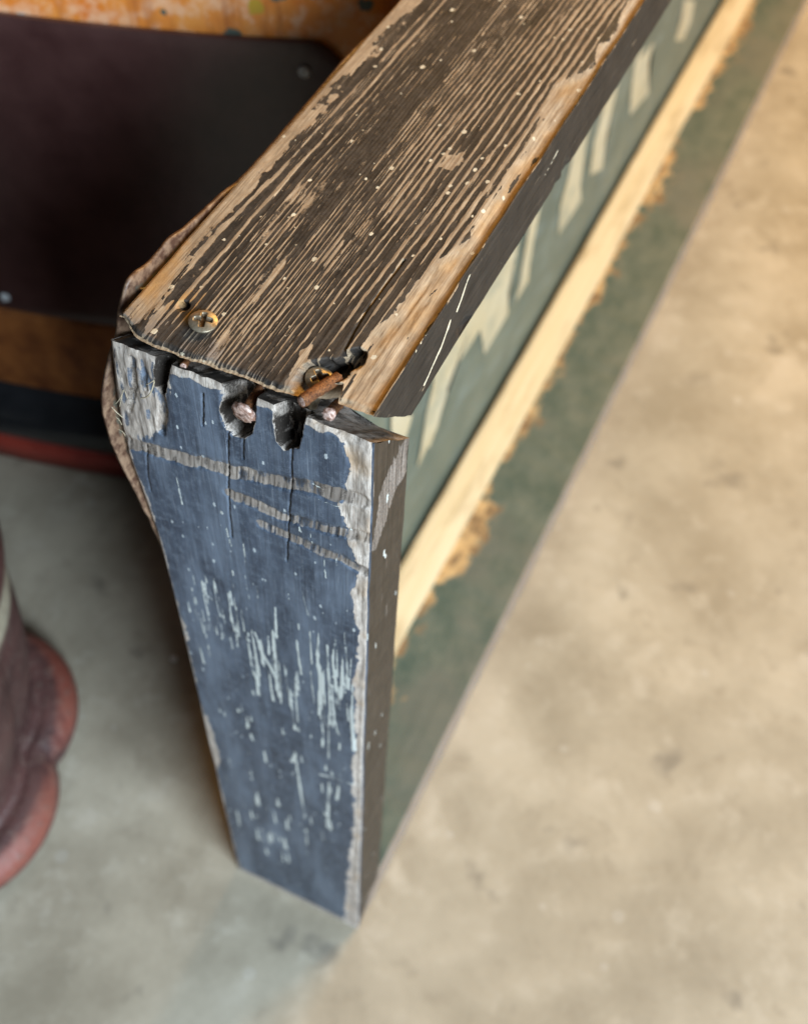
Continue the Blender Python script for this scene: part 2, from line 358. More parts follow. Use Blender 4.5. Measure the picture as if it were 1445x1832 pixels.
def board_shell(name, ls, carve, place, masks, radius, nu, nm, wide=D, thick=T):
    """dense outer face, two sides and near end; coarse inner face and far end.
    a: across the face, b: depth from the outer face, l: distance from the near (mitred) end"""
    a_o = np.linspace(0, wide, nu + 1)
    bs = np.linspace(0, thick, nm + 1)
    ringA = np.concatenate([np.zeros(nm), a_o, np.full(nm, wide)])
    ringB = np.concatenate([bs[:0:-1], np.zeros(nu + 1), bs[1:]])
    A, Lg = np.meshgrid(ringA, ls, indexing='ij'); B, _ = np.meshgrid(ringB, ls, indexing='ij')
    # worn, uneven arrises
    def rounded(A, B, Lg):
        r = radius(A, Lg)
        da = np.minimum(A, wide - A); db = np.minimum(B, thick - B)
        on_face = db <= 1e-9
        B2 = np.where(on_face & (da < r), np.where(B < thick / 2, r - np.sqrt(np.maximum(r * r - (r - da) ** 2, 0)), B), B)
        on_side = da <= 1e-9
        off = r - np.sqrt(np.maximum(r * r - (r - np.minimum(B, r)) ** 2, 0))
        A2 = np.where(on_side & (B < r), np.where(A < wide / 2, off, wide - off), A)
        return A2, B2
    A2, B2 = rounded(A, B, Lg)
    V1 = place(A2, np.maximum(B2, carve(A2, Lg) + np.where(B < thick * .5, B2 * 0.0, 0)) if False else B2 + np.where(B <= 1e-9, carve(A2, Lg), 0) , Lg)
    n1, n2 = A.shape
    V = [V1.reshape(-1, 3)]; Q = [grid_quads(n1, n2)]
    at1 = masks(A2, B, Lg)
    attrs = {k: [v.ravel()] for k, v in at1.items()}
    off = n1 * n2
    # near end (mitre) grid
    Ac, Bc = np.meshgrid(a_o, bs, indexing='ij'); L0 = np.zeros_like(Ac)
    cv = carve(Ac, L0)
    top = np.minimum(cv + np.where((Ac < 1e-9) | (Ac > wide - 1e-9), 0, 0), thick * .9)
    # boundary rows must meet the shell
    Ab, Bb = rounded(a_o[:, None], np.zeros((nu + 1, 1)), np.zeros((nu + 1, 1)))
    b0 = (Bb + carve(Ab, np.zeros_like(Ab)))
    Bm = b0 + (thick - b0) * (Bc / thick)
    Am = Ab + (a_o[:, None] - Ab) * np.minimum(1, Bc / thick * 4)
    wob = 0.0007 * (fbm(Ac * 260, Bc * 260, 9) - 0.5) * np.sin(np.pi * Bc / thick)
    V2 = place(Am, Bm, wob)
    V.append(V2.reshape(-1, 3)); Q.append(grid_quads(nu + 1, nm + 1, off, True))
    at2 = masks(Am, Bm + 1e-3, L0, end=True)
    for k in attrs: attrs[k].append(at2[k].ravel())
    off += (nu + 1) * (nm + 1)
    # inner face, coarse
    ai = np.linspace(0, wide, 9); li = np.linspace(ls[0], ls[-1], 40)
    A3, L3 = np.meshgrid(ai, li, indexing='ij'); B3 = np.full_like(A3, thick)
    V.append(place(A3, B3, L3).reshape(-1, 3)); Q.append(grid_quads(9, 40, off, True))
    at3 = masks(A3, B3, L3)
    for k in attrs: attrs[k].append(at3[k].ravel())
    off += 9 * 40
    A4, B4 = np.meshgrid(ai, np.linspace(0, thick, 4), indexing='ij'); L4 = np.full_like(A4, ls[-1])
    V.append(place(A4, B4, L4).reshape(-1, 3)); Q.append(grid_quads(9, 4, off))
    at4 = masks(A4, B4, L4)
    for k in attrs: attrs[k].append(at4[k].ravel())
    me = mesh_np(name, np.concatenate(V), np.concatenate(Q), {k: np.concatenate(v) for k, v in attrs.items()})
    return me

# ---- top board (outer face up): a = Y, l = X from the end
def px_rail(u):
    q = at(u, 2, ZT); return (q[1], q[0])            # (Y, X)
band_l = [px_rail(u) for u in [(1150, -40), (1114, 22), (1103, 61), (1070, 83), (1059, 122), (1020, 144), (987, 161), (965, 216), (948, 255), (909, 310), (887, 354), (860, 388), (837, 432), (810, 454), (778, 479), (757, 500), (736, 520), (703, 566), (662, 603), (633, 649), (600, 690), (590, 745)]]
band_r = [px_rail(u) for u in [(700, 745), (706, 700), (735, 640), (765, 590), (808, 530), (845, 470), (898, 395), (955, 310), (1004, 225), (1080, 112), (1148, 10), (1185, -40)]]
BAND = band_l + band_r
patch_s = [px_rail(u) for u in [(500, 700), (525, 660), (545, 625), (562, 615), (556, 650), (540, 705)]]
patch_c = [px_rail(u) for u in [(783, 300), (800, 280), (830, 276), (828, 292), (806, 308)]]
ORANGE = [px_rail(u) for u in [(240, 520), (262, 470), (300, 430), (345, 405), (336, 440), (296, 500), (262, 545)]]
LEFTW = [px_rail(u) for u in [(215, 570), (215, 500), (300, 400), (440, 270), (700, -20), (752, -20), (668, 80), (590, 165), (520, 245), (425, 355), (368, 430), (312, 505), (275, 575)]]
CRACK_R = [px_rail(u) for u in [(722, 470), (690, 512), (655, 560), (632, 600), (612, 640)]]
SCR1 = px_rail((363, 575)); SCR2 = px_rail((572, 683)); HOLE = px_rail((331, 535))
def grain_rail(Y, X):
    warp = 2.4 * (fbm(X * 5, Y * 18, 11) - .5) + 0.55 * (fbm(X * 32, Y * 60, 12) - .5) + 0.16 * (fbm(X * 140, Y * 300, 14) - .5)
    lam = 0.00245 + 0.0004 * np.sin(Y * 70)
    ph = Y / lam + warp + X * 5.0
    tri = 1 - np.abs((ph % 1.0) - .5) * 2
    idx = np.floor(ph)
    w = _h(idx.astype(np.int64), np.zeros_like(idx, dtype=np.int64), 5)
    return tri, w
def rail_masks(A, B, Lg, end=False):
    Y, X = A, Lg
    tri, w = grain_rail(Y, X)
    brk = fbm(X * 45, Y * 420, 21, 3); reg = fbm(X * 9, Y * 55, 22, 3)
    big = fbm(X * 7, Y * 26, 28, 4)
    line = tri + 0.55 * (brk - .5) + 1.0 * (reg - .5) + 0.34 * (w - .5) + .5 * (big - .5)
    line = line + 0.30 * (fbm(X * 220, Y * 900, 27, 2) - .5) - 0.22 * sm(.02, .004, X)
    bare = sm(0.72, 0.93, line) * 0.86
    bare = np.maximum(bare, 0.62 * sm(.60, .74, fbm(X * 14, Y * 110, 24, 4)) * sm(.3, .7, fbm(X * 90, Y * 500, 25, 3)))
    bare = np.maximum(bare, .40 * sm(.50, .66, fbm(X * 11, Y * 34, 29, 4)))
    t2 = 1 - np.abs(((Y / .00088 + 3.1 * (fbm(X * 6, Y * 40, 26) - .5) + X * 9) % 1.0) - .5) * 2
    bare = np.maximum(bare, .62 * sm(.80, .98, t2 + .8 * (fbm(X * 40, Y * 160, 30, 3) - .5)) * sm(.42, .58, fbm(X * 12, Y * 70, 34, 3)))
    nb = 0.0028 * (fbm(X * 120, Y * 200, 31) - .5) + 0.002 * (fbm(X * 400, Y * 600, 32) - .5)
    bd = poly_dist(Y, X, BAND) + nb
    bare = np.maximum(bare, sm(0.0004, -0.0006, bd))
    bare = np.where((bd < -0.0015) & (fbm(X * 60, Y * 500, 33, 3) > .68), 0.15, bare)
    lw = poly_dist(Y, X, LEFTW) + 3.2 * nb + 0.006 * (tri - .5)
    bare = np.maximum(bare, sm(0.0012, -0.0016, lw) * (0.55 + 0.45 * sm(.25, .6, fbm(X * 60, Y * 700, 35, 3))))
    for pc in (patch_s, patch_c):
        bare = np.maximum(bare, sm(0.0006, -0.0006, poly_dist(Y, X, pc) + nb * 1.2))
    od = poly_dist(Y, X, ORANGE) + 2 * nb
    stain = np.maximum(sm(0.002, -0.004, od) * .8, 0.55 * sm(0, -0.004, bd) * sm(.35, .7, fbm(X * 50, Y * 160, 36)))
    bare = np.maximum(bare, sm(0.0008, -0.0008, od))
    # fringe at the broken end
    e = X + 0.0016 * (fbm(Y * 500, X * 100, 37) - .5)
    bare = np.maximum(bare, sm(0.0016, 0.0006, e) * .9)
    # sides of the board: nearly all paint
    side = B > 0.0012
    sb = sm(.70, .8, fbm(X * 70, B * 900 + Y * 50, 38, 3)) * .5
    bare = np.where(side, np.maximum(sb, np.where((Y > D / 2), .65 * sm(.4, .6, fbm(X * 80, B * 300, 39)), 0)), bare)
    dark = sm(0.00045, 0.0001, seg_dist(Y, X, CRACK_R) + 0.0004 * (brk - .5)) * .9
    r2 = np.hypot(Y - SCR2[0] - .001, X - SCR2[1] - 0.002)
    dark = np.maximum(dark, 0.46 * sm(0.0085, 0.0055, r2 + 3 * nb))
    dark = np.maximum(dark, 0.55 * sm(0.0026, 0.0010, np.hypot(Y - HOLE[0], X - HOLE[1]) + 2 * nb))
    r1 = np.hypot(Y - SCR1[0], X - SCR1[1])
    dark = np.maximum(dark, 0.5 * sm(0.0058, 0.0045, r1 + 2 * nb))
    stain = np.maximum(stain, .7 * sm(0.007, 0.003, np.hypot(Y - HOLE[0], X - HOLE[1] - .002) + 3 * nb))
    grey = .85 * sm(.012, .004, X + 6 * nb) * sm(.0012, .0026, X) * sm(.018, .03, Y)
    white = np.zeros_like(bare)
    # thin white scratches on the back side of the board
    if not end:
        def pside(*us): return [(ZT - q_[2], q_[0] - (ZT - q_[2])) for q_ in (at(u_, 1, 0.0) for u_ in us)]
        s1 = pside((811, 572), (795, 620), (762, 689)); s2 = pside((843, 496), (823, 555)); s3 = pside((1006, 262), (985, 302))
        for s_, wd in ((s1, .0006), (s2, .00045), (s3, .0004)):
            white = np.maximum(white, np.where(side & (Y < D / 2), sm(wd * 1.4, wd * .4, seg_dist(B, X, s_) + nb * .25), 0))
        for u, rr in [((903, 14), .0011), ((770, 289), .0009), ((904, 266), .0009), ((965, 150), .0007), ((850, 309), .0009), ((845, 393), .0012), ((863, 384), .001), ((512, 493), .0008), ((555, 318), .0008), ((525, 380), .0008), ((655, 320), .0007), ((676, 336), .0007), ((590, 352), .0008)]:
            rr = rr * .62; q = px_rail(u); white = np.maximum(white, np.where(~side, sm(rr * 1.3, rr * .6, np.hypot(Y - q[0], (X - q[1]) * .8) + nb * .5), 0))
    if end:
        bare = np.full_like(bare, .75) ; dark = np.maximum(dark, .25)
    return dict(bare=bare, stain=stain, dark=dark, white=white, side=(0. * bare + (B > .0014)) if not end else 0 * bare, grey=grey)
def rail_carve(A, Lg):
    Y, X = A, Lg
    tri, w = grain_rail(Y, X)
    h = 0.00013 * (1 - sm(.45, .9, tri)) + 0.0006 * (fbm(X * 12, Y * 60, 41) - .5) + 0.00018 * (fbm(X * 300, Y * 700, 42, 2) - .5)
    bd = poly_dist(Y, X, BAND)
    h = h + 0.0011 * sm(0.001, -0.004, bd) * (0.5 + fbm(X * 70, Y * 420, 43, 3)) + 0.002 * sm(.010, 0, Y) * sm(.010, .0, Y)
    h = h + 0.0016 * sm(0.0006, 0.0, seg_dist(Y, X, CRACK_R))
    r2 = np.hypot((Y - SCR2[0] - .0005), (X - SCR2[1] - 0.001) * .8)
    rg = 0.0018 * (fbm(X * 420, Y * 420, 44) - .5)
    h = h + 0.0048 * sm(0.0072, 0.0050, r2 + rg)
    h = h + 0.0050 * sm(0.0042, 0.0022, seg_dist(Y, X, [(SCR2[0] - .001, SCR2[1]), (SCR2[0] - .005, SCR2[1] + .012)]) + rg)
    h = h + 0.0032 * sm(0.0024, 0.0010, np.hypot(Y - HOLE[0], X - HOLE[1]) + rg * .5)
    h = h + 0.0009 * sm(0.0035, 0.0, X)                                  # rounded end
    return h
def rail_place(A, B, Lg):
    # ragged mitred end: the corner block at the back is split away behind a notch
    e = 0.0012 * (fbm(A * 150, B * 90, 51) - .5) + 0.0007 * (fbm(A * 700, B * 300, 52) - .5)
    notch = 0.0075 * sm(0.0042, 0.0022, np.abs(A - 0.0158))
    tip = -0.001 * sm(.012, .006, A)
    end = np.exp(-np.maximum(Lg, 0) / 0.01)
    X = B * np.exp(-Lg / .2) + Lg - .0032 * np.exp(-np.maximum(Lg, 0) / .03) * sm(.004, .03, A) * (1 - sm(.070, .089, A)) + .0040 * sm(.079, .0892, A) * np.exp(-np.maximum(Lg, 0) / .008) + (e + notch + tip + 0.0008) * end
    Z = ZT + 0.0012 - 0.055 * (A - .02) * np.exp(-Lg / .25) - B
    Z = np.minimum(Z, ZT + .003)
    chip = 0.0006 * (fbm(Lg * 60, B * 120, 53) - .5) + 0.0022 * sm(.62, .8, fbm(Lg * 38, B * 20 + 4, 54)) * sm(.6, 1.0, B / T)
    Y = A + np.where(A < .001, chip, 0) + 0.0006 * (fbm(Lg * 25, A * 10, 55) - .5)
    return np.stack([X, Y, Z], -1)
lr = np.concatenate([np.arange(0, .012, .0004), np.arange(.012, .12, .0006), np.arange(.12, .34, .0009), np.linspace(.34, L_SIGN - T, 60)])
rail = link_mesh('frame_rail', board_shell('frame_rail', lr, rail_carve, rail_place, rail_masks,
       lambda A, Lg: 0.0011 + 0.0012 * fbm(Lg * 45, A * 3, 61), 290, 48), M_RAIL, sign)
tag(rail, 'black top board with open weathered grain and bare tan edges')

# ---- near end board (outer face towards -X): a = Y, l = distance down from the top
def px_st(u):
    q = at(u, 0, 0.0); return (q[1], q[2])           # (Y, Z)
def PS(*us): return [px_st(u) for u in us]
EDGE_R = PS((700, 700), (520, 700), (548, 745), (590, 765), (612, 790), (622, 830), (614, 880), (608, 905), (620, 950), (634, 985), (642, 1020), (628, 1052), (636, 1100), (642, 1150), (633, 1220), (636, 1300), (630, 1400), (634, 1470), (624, 1540), (618, 1600), (612, 1700), (760, 1700))
SAW = [(PS((205, 790), (260, 802), (320, 818), (380, 830), (430, 845), (490, 858), (560, 872), (640, 893)), .0038),
       (PS((418, 884), (450, 898), (500, 920), (560, 938), (655, 962)), .0032),
       (PS((470, 938), (505, 952), (560, 978), (610, 998), (655, 1025)), .0027)]
TOPL = PS((195, 560), (275, 600), (305, 655), (300, 700), (312, 768), (285, 790), (235, 800), (200, 790))
LPATCH = [PS((195, 780), (232, 800), (246, 850), (240, 880), (205, 860)), PS((255, 930), (272, 935), (284, 990), (296, 1030), (280, 1040)), PS((285, 1055), (306, 1060), (322, 1105), (338, 1140), (318, 1160)), PS((350, 1270), (372, 1280), (392, 1350), (385, 1400))]
CRACKS = [PS((411, 770), (412, 830), (414, 900), (417, 960)), PS((522, 795), (521, 860), (516, 930), (513, 1000)), PS((437, 785), (437, 820)), PS((279, 800), (281, 880)), PS((365, 700), (368, 760))]
SLOTS = [(PS((277, 600), (306, 610), (301, 700), (292, 708), (283, 690)), .0060),
         (PS((397, 600), (456, 620), (455, 755), (450, 772), (437, 781), (420, 778), (405, 762), (397, 735)), .0095),
         (PS((489, 640), (546, 660), (541, 760), (532, 798), (508, 800), (496, 785), (490, 750)), .0080)]
GOUGE = [(PS((292, 700), (300, 735), (300, 775)), .0022, .0016), (PS((240, 640), (250, 690), (248, 740)), .0014, .0008), (PS((262, 660), (270, 700)), .001, .0008)]
rs = random.Random(4)
STROKES = []
def cluster(n, x0, x1, y0, y1, l0, l1, w0, w1, slope=0.0):
    for _ in range(n):
        x = rs.uniform(x0, x1); y = rs.uniform(y0, y1) + slope * (x - x0); l = rs.uniform(l0, l1)
        a = px_st((x, y)); b = px_st((x, y + l)); k_ = rs.uniform(-.0016, .0012) * l / 60
        STROKES.append(([a, (a[0] + k_ * .3, (a[1] + b[1]) / 2), (a[0] + k_, b[1])], rs.uniform(w0, w1) * rs.choice((.55, .8, 1, 1.25))))
cluster(34, 335, 430, 1015, 1085, 10, 55, .00022, .00050, .35)
cluster(16, 345, 470, 1080, 1150, 10, 40, .0002, .00045, .3)
cluster(16, 440, 520, 1120, 1190, 25, 75, .00035, .0008, .3)
cluster(26, 480, 630, 1120, 1250, 25, 90, .0004, .00095)
cluster(16, 560, 632, 1150, 1290, 30, 90, .0004, .0009)
cluster(16, 400, 625, 940, 1120, 6, 35, .0002, .0004)
cluster(40, 430, 620, 1280, 1540, 3, 18, .0005, .0011)
cluster(8, 460, 520, 1480, 1530, 8, 24, .0008, .0014)
cluster(18, 380, 460, 1200, 1480, 3, 16, .0004, .0008)
STROKES += [(PS((527, 1345), (535, 1400), (545, 1465)), .0010), (PS((522, 1362), (530, 1348)), .0014), (PS((572, 1386), (600, 1393), (645, 1408)), .0010), (PS((588, 1400), (586, 1480)), .0010), (PS((606, 1402), (602, 1430)), .0010),
            (PS((540, 1055), (547, 1085), (552, 1100)), .0007), (PS((492, 1085), (494, 1140)), .0006), (PS((570, 1130), (568, 1180), (578, 1240)), .0012), (PS((600, 1140), (595, 1180), (606, 1260)), .0009), (PS((455, 1130), (470, 1170), (500, 1225)), .0009),
            (PS((327, 855), (334, 902)), .00035), (PS((400, 912), (402, 918)), .0009), (PS((558, 865), (600, 880)), .0004), (PS((570, 890), (605, 905)), .0003)]
def stile_masks(A, B, Lg, end=False):
    Y, Z = A, H - Lg
    nb = 0.0030 * (fbm(Y * 160, Z * 120, 71) - .5) + 0.0016 * (fbm(Y * 700, Z * 400, 72) - .5)
    bare = sm(0.0007, -0.0007, poly_dist(Y, Z, EDGE_R) + 1.5 * nb)
    sawd, sawg = [], []
    for s_, wd in SAW:
        d = seg_dist(Y, Z, s_) + nb * .7 - wd * (.55 + .7 * fbm(Y * 120, Z * 40, 73))
        tooth = sm(.25, .6, vn(Y * 1100 + Z * 150, Z * 90, 74))
        bare = np.maximum(bare, sm(0.0006, -0.0005, d) * (0.40 + 0.20 * tooth + .30 * sm(.40, .62, fbm(Y * 90, Z * 90, 96, 3))))
        sawg.append(sm(0.0010, -0.0002, d) * (.55 + .45 * sm(.35, .65, fbm(Y * 80, Z * 80, 94, 3))))
        sawd.append(.52 * sm(0.0004, -0.0006, d) * (1 - tooth) + .25 * sm(.0006, 0, np.abs(d)))
    bare = np.maximum(bare, sm(0.0015, -0.0015, poly_dist(Y, Z, TOPL) + 2.5 * nb) * (.42 + .5 * sm(.3, .6, fbm(Y * 600, Z * 120, 75, 3))))
    for pc in LPATCH: bare = np.maximum(bare, sm(0.0006, -0.0006, poly_dist(Y, Z, pc) + nb * 1.5))
    bare = np.maximum(bare, sm(0.0024, 0.0008, (D - Y) + nb * 1.0) * .9)
    topd = Lg - .0015 - 0.004 * fbm(Y * 220, 0 * Y, 76)
    bare = np.maximum(bare, sm(0.001, -0.001, topd) * .85)
    bare = np.maximum(bare, sm(0.006, 0.0045, Z + nb * .8) * .9)
    stain = .75 * sm(.008, 0.0, np.hypot((Y - .007) * .7, (Z - .486) * .8) + nb) + .35 * sm(.55, .75, fbm(Y * 90, Z * 60, 77)) * (Y < .02)
    white = np.zeros_like(bare)
    wn = 0.0005 * (fbm(Y * 900, Z * 500, 78) - .5)
    face = B < 0.0012
    yr = Z
    for s_, wd in STROKES:
        zs = [q[1] for q in s_]; ys = [q[0] for q in s_]
        sel = np.where((Z > min(zs) - .003) & (Z < max(zs) + .003) & (Y > min(ys) - .003) & (Y < max(ys) + .003) & face)
        if len(sel[0]) == 0: continue
        dd = seg_dist(Y[sel], Z[sel], s_) + wn[sel]
        z0, z1 = min(zs), max(zs); u_ = np.clip((Z[sel] - z0) / (z1 - z0 + 1e-6), 0, 1)
        w_ = wd * (0.35 + 0.75 * np.sqrt(1 - u_)) * (0.6 + .8 * fbm(Z[sel] * 300, Y[sel] * 200, 95, 2))
        white[sel] = np.maximum(white[sel], sm(w_ * 1.25, w_ * .45, dd))
    white *= .45 + .9 * sm(.3, .7, fbm(Y * 320, Z * 60, 97, 3))
    dark = np.maximum.reduce(sawd)
    grey = np.clip(np.maximum.reduce(sawg) * (1 - sm(-.001, -.004, poly_dist(Y, Z, EDGE_R)) * .7), 0, 1)
    grey = np.maximum(grey, .5 * sm(.002, -.002, poly_dist(Y, Z, TOPL)) * sm(.4, .6, fbm(Y * 300, Z * 100, 99, 3)))
    grey = np.where(B < .0012, grey, .75)
    cn = 0.0005 * (fbm(Z * 260, Y * 60, 79) - .5)
    for c in CRACKS: dark = np.maximum(dark, sm(0.00034, 0.0001, np.abs(seg_dist(Y + cn, Z, c))))
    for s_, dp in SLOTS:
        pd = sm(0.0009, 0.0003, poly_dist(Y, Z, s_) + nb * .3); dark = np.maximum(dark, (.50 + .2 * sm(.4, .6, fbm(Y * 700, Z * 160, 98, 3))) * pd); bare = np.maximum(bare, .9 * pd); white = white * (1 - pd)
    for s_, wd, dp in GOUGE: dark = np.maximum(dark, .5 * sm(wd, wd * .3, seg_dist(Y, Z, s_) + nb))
    side = ~face
    if not end:
        # narrow sides: worn at the top, otherwise dark paint
        back = side & (Y < D / 2)
        ds = poly_dist(B, Z, [(0.006, .470), (0.012, .480), (0.026, .500), (.03, .500), (.03, .478), (.022, .470), (0.012, .448), (.006, .438), (.001, .440)])
        bs_ = sm(0.001, -0.001, ds + nb) * .52 + 0
        bs_ = np.maximum(bs_, .52 * sm(.66, .82, fbm(B * 700, Z * 40, 80, 3)))
        bare = np.where(back, bs_, np.where(side, .8, bare))
        white = np.where(back, np.maximum(sm(.0011, .0004, seg_dist(B, Z, [(.013, .4335), (.0145, .4285)])), .7 * sm(.78, .86, fbm(B * 900, Z * 60, 81, 3))), white)
        dark = np.where(side, 0, dark); stain = np.where(side, 0, stain)
    else:
        bare = np.full_like(bare, .8); dark = .5 + .25 * sm(.4, .6, fbm(Y * 200, B * 300, 82)) - .25 * sm(.03, .012, Y); white *= 0; stain = .5 * sm(.02, .005, Y)  # mitre face darkened in colour, standing in for shade under the top board
    return dict(bare=bare, stain=stain, dark=dark, white=white, side=(0. * bare + (B > .0014)) if not end else 0 * bare, grey=grey)
def stile_carve(A, Lg):
    Y, Z = A, H - Lg
    h = 0.0006 * (fbm(Y * 50, Z * 8, 83) - .5) + 0.00012 * (fbm(Y * 700, Z * 30, 84, 2) - .5)
    rg = 0.0009 * (fbm(Y * 500, Z * 260, 85) - .5)
    for s_, dp in SLOTS:
        h = h + dp * sm(0.0005, -0.0007, poly_dist(Y, Z, s_) + rg) * (0.8 + .4 * fbm(Y * 500, Z * 150, 86, 3))
    for s_, wd, dp in GOUGE: h = h + dp * sm(wd, wd * .3, seg_dist(Y, Z, s_) + rg)
    for s_, wd in SAW:
        d = seg_dist(Y, Z, s_)
        h = h + sm(wd * 1.2, wd * .6, d + rg * .5) * (0.00035 + 0.0005 * vn(Y * 1500 + Z * 150, Z * 90, 74))
    cn = 0.0005 * (fbm(Z * 260, Y * 60, 79) - .5)
    for c in CRACKS: h = h + 0.0012 * sm(0.0004, 0.0001, seg_dist(Y + cn, Z, c))
    h = h + 0.0010 * sm(0.001, -0.002, poly_dist(Y, Z, EDGE_R) + rg) * (.4 + .9 * fbm(Y * 420, Z * 160, 87, 3))
    h = h + 0.0014 * sm(0.002, -0.002, poly_dist(Y, Z, TOPL) + rg) * fbm(Y * 500, Z * 110, 88, 3)
    h = h + 0.0012 * sm(0.004, 0.0, Lg) * fbm(Y * 300, Z * 10, 89)
    return h
LS = H
def stile_place(A, B, Lg):
    s = Lg / LS
    top = H - B * (1 - .32 * sm(.012, .035, A)) + 0.0016 * (fbm(A * 300, B * 200, 90) - .5) - 0.001
    bot = 0.0 + B
    Z = top + (bot - top) * s
    X = B + 0.0005 * (fbm(A * 10, Lg * 14, 91) - .5) * (B < .02)
    Y = A + np.where(A < .001, 0.0008 * (fbm(Lg * 60, B * 50, 92) - .5), 0) + 0.0056 * (A / D) ** 3 * np.exp(-((Z - .450) / .042) ** 2)
    return np.stack([X, Y, Z], -1)
ls = np.concatenate([np.arange(0, .06, .00042), np.arange(.06, .16, .0006), np.arange(.16, H, .0010), [H]])
stile = link_mesh('frame_stile', board_shell('frame_stile', ls, stile_carve, stile_place, stile_masks,
        lambda A, Lg: 0.0009 + 0.0011 * fbm(Lg * 40, A * 3, 93), 250, 22), M_STILE, sign)
tag(stile, 'end board in slate blue that takes in the daylight sheen, with scraped white streaks and torn nail slots')

# ---- bottom board, far end board
def bevel_box(name, x0, x1, y0, y1, z0, z1, mat, parent, cuts=60, jit=0.0006, mitre=0.0):
    xs = np.linspace(x0, x1, cuts); r = 0.0015
    prof = [(y0, z0), (y0, z1 - r), (y0 + r * .3, z1 - r * .3), (y0 + r, z1), (y1 - r, z1), (y1, z1 - r), (y1, z0)]
    V, Q = [], []
    rr = random.Random(hash(name) % 1000 if False else len(name))
    for x in xs:
        for (y, z) in prof:
            zz = (z - z0)
            sgn = 1 - 2 * (x - x0) / (x1 - x0)
            V.append((x + mitre * zz * (1 if x == xs[0] else -1 if x == xs[-1] else 0), y + rr.uniform(-jit, jit) * (y < y0 + .01), z + rr.uniform(-jit, jit) * (z > z0 + .001) * .4))
    k = len(prof)
    for i in range(cuts - 1):
        for j in range(k):
            a = i * k + j; b = i * k + (j + 1) % k
            Q.append((a, b, b + k, a + k))
    me = bpy.data.meshes.new(name)
    me.from_pydata(V, [], Q + [tuple(range(k))[::-1], tuple(range((cuts - 1) * k, cuts * k))]); me.update()
    bm = bmesh.new(); bm.from_mesh(me); bmesh.ops.recalc_face_normals(bm, faces=bm.faces); bm.to_mesh(me); bm.free()
    return link_mesh(name, me, mat, parent, smooth=False)
b = bevel_box('frame_rail', 0.0015, L_SIGN - .0015, 0.0, D, 0.0, T, M_BOTTOM, sign, 140, mitre=1.0)
tag(b, 'green painted bottom board worn to bare brown wood along the pale strip')
def far_stile():
    V = [(L_SIGN, 0, 0), (L_SIGN, D, 0), (L_SIGN, D, H), (L_SIGN, 0, H), (L_SIGN - T, 0, T + .002), (L_SIGN - T, D, T + .002), (L_SIGN - T, D, H - T), (L_SIGN - T, 0, H - T)]
    me = bpy.data.meshes.new('frame_stile'); me.from_pydata(V, [], [(0, 1, 2, 3), (7, 6, 5, 4), (3, 2, 6, 7), (0, 4, 5, 1), (0, 3, 7, 4), (1, 5, 6, 2)])
    for k, v in dict(bare=.2, stain=0, dark=0, white=0, side=0, grey=0).items():
        a = me.attributes.new(k, 'FLOAT', 'POINT'); a.data.foreach_set('value', [v] * 8)
    o = link_mesh('frame_stile', me, M_STILE, sign, smooth=False)
    bm = bmesh.new(); bm.from_mesh(me); bmesh.ops.recalc_face_normals(bm, faces=bm.faces); bm.to_mesh(me); bm.free()
far_stile()

# ---- pale chamfered strip nailed into the corner of the bottom board
def strip():
    prof = [(.0585, T - .0005), (.0578, T + .0055), (.0600, T + .0080), (.0700, T + .0135), (.0800, T + .0172), (.0835, T + .0168), (.0848, T + .014), (.0848, T - .0005)]
    xs = np.linspace(T + .001, L_SIGN - T - .001, 90); V, Q = [], []; k = len(prof)
    rr = random.Random(8)
    for x in xs:
        dy = 0.0006 * math.sin(x * 9) + rr.uniform(-.0002, .0002)
        for (y, z) in prof: V.append((x, y + dy, z + (rr.uniform(-.0002, .0002) if z > T else 0)))
    for i in range(len(xs) - 1):
        for j in range(k):
            a = i * k + j; b_ = i * k + (j + 1) % k; Q.append((a, a + k, b_ + k, b_))
    me = bpy.data.meshes.new('corner_strip'); me.from_pydata(V, [], Q + [tuple(range(k)), tuple(range((len(xs) - 1) * k, len(xs) * k))[::-1]])
    bm = bmesh.new(); bm.from_mesh(me); bmesh.ops.recalc_face_normals(bm, faces=bm.faces); bm.to_mesh(me); bm.free()
    tag(link_mesh('corner_strip', me, M_STRIP, sign, smooth=False), 'pale cream wooden strip along the inside of the bottom board')
strip()

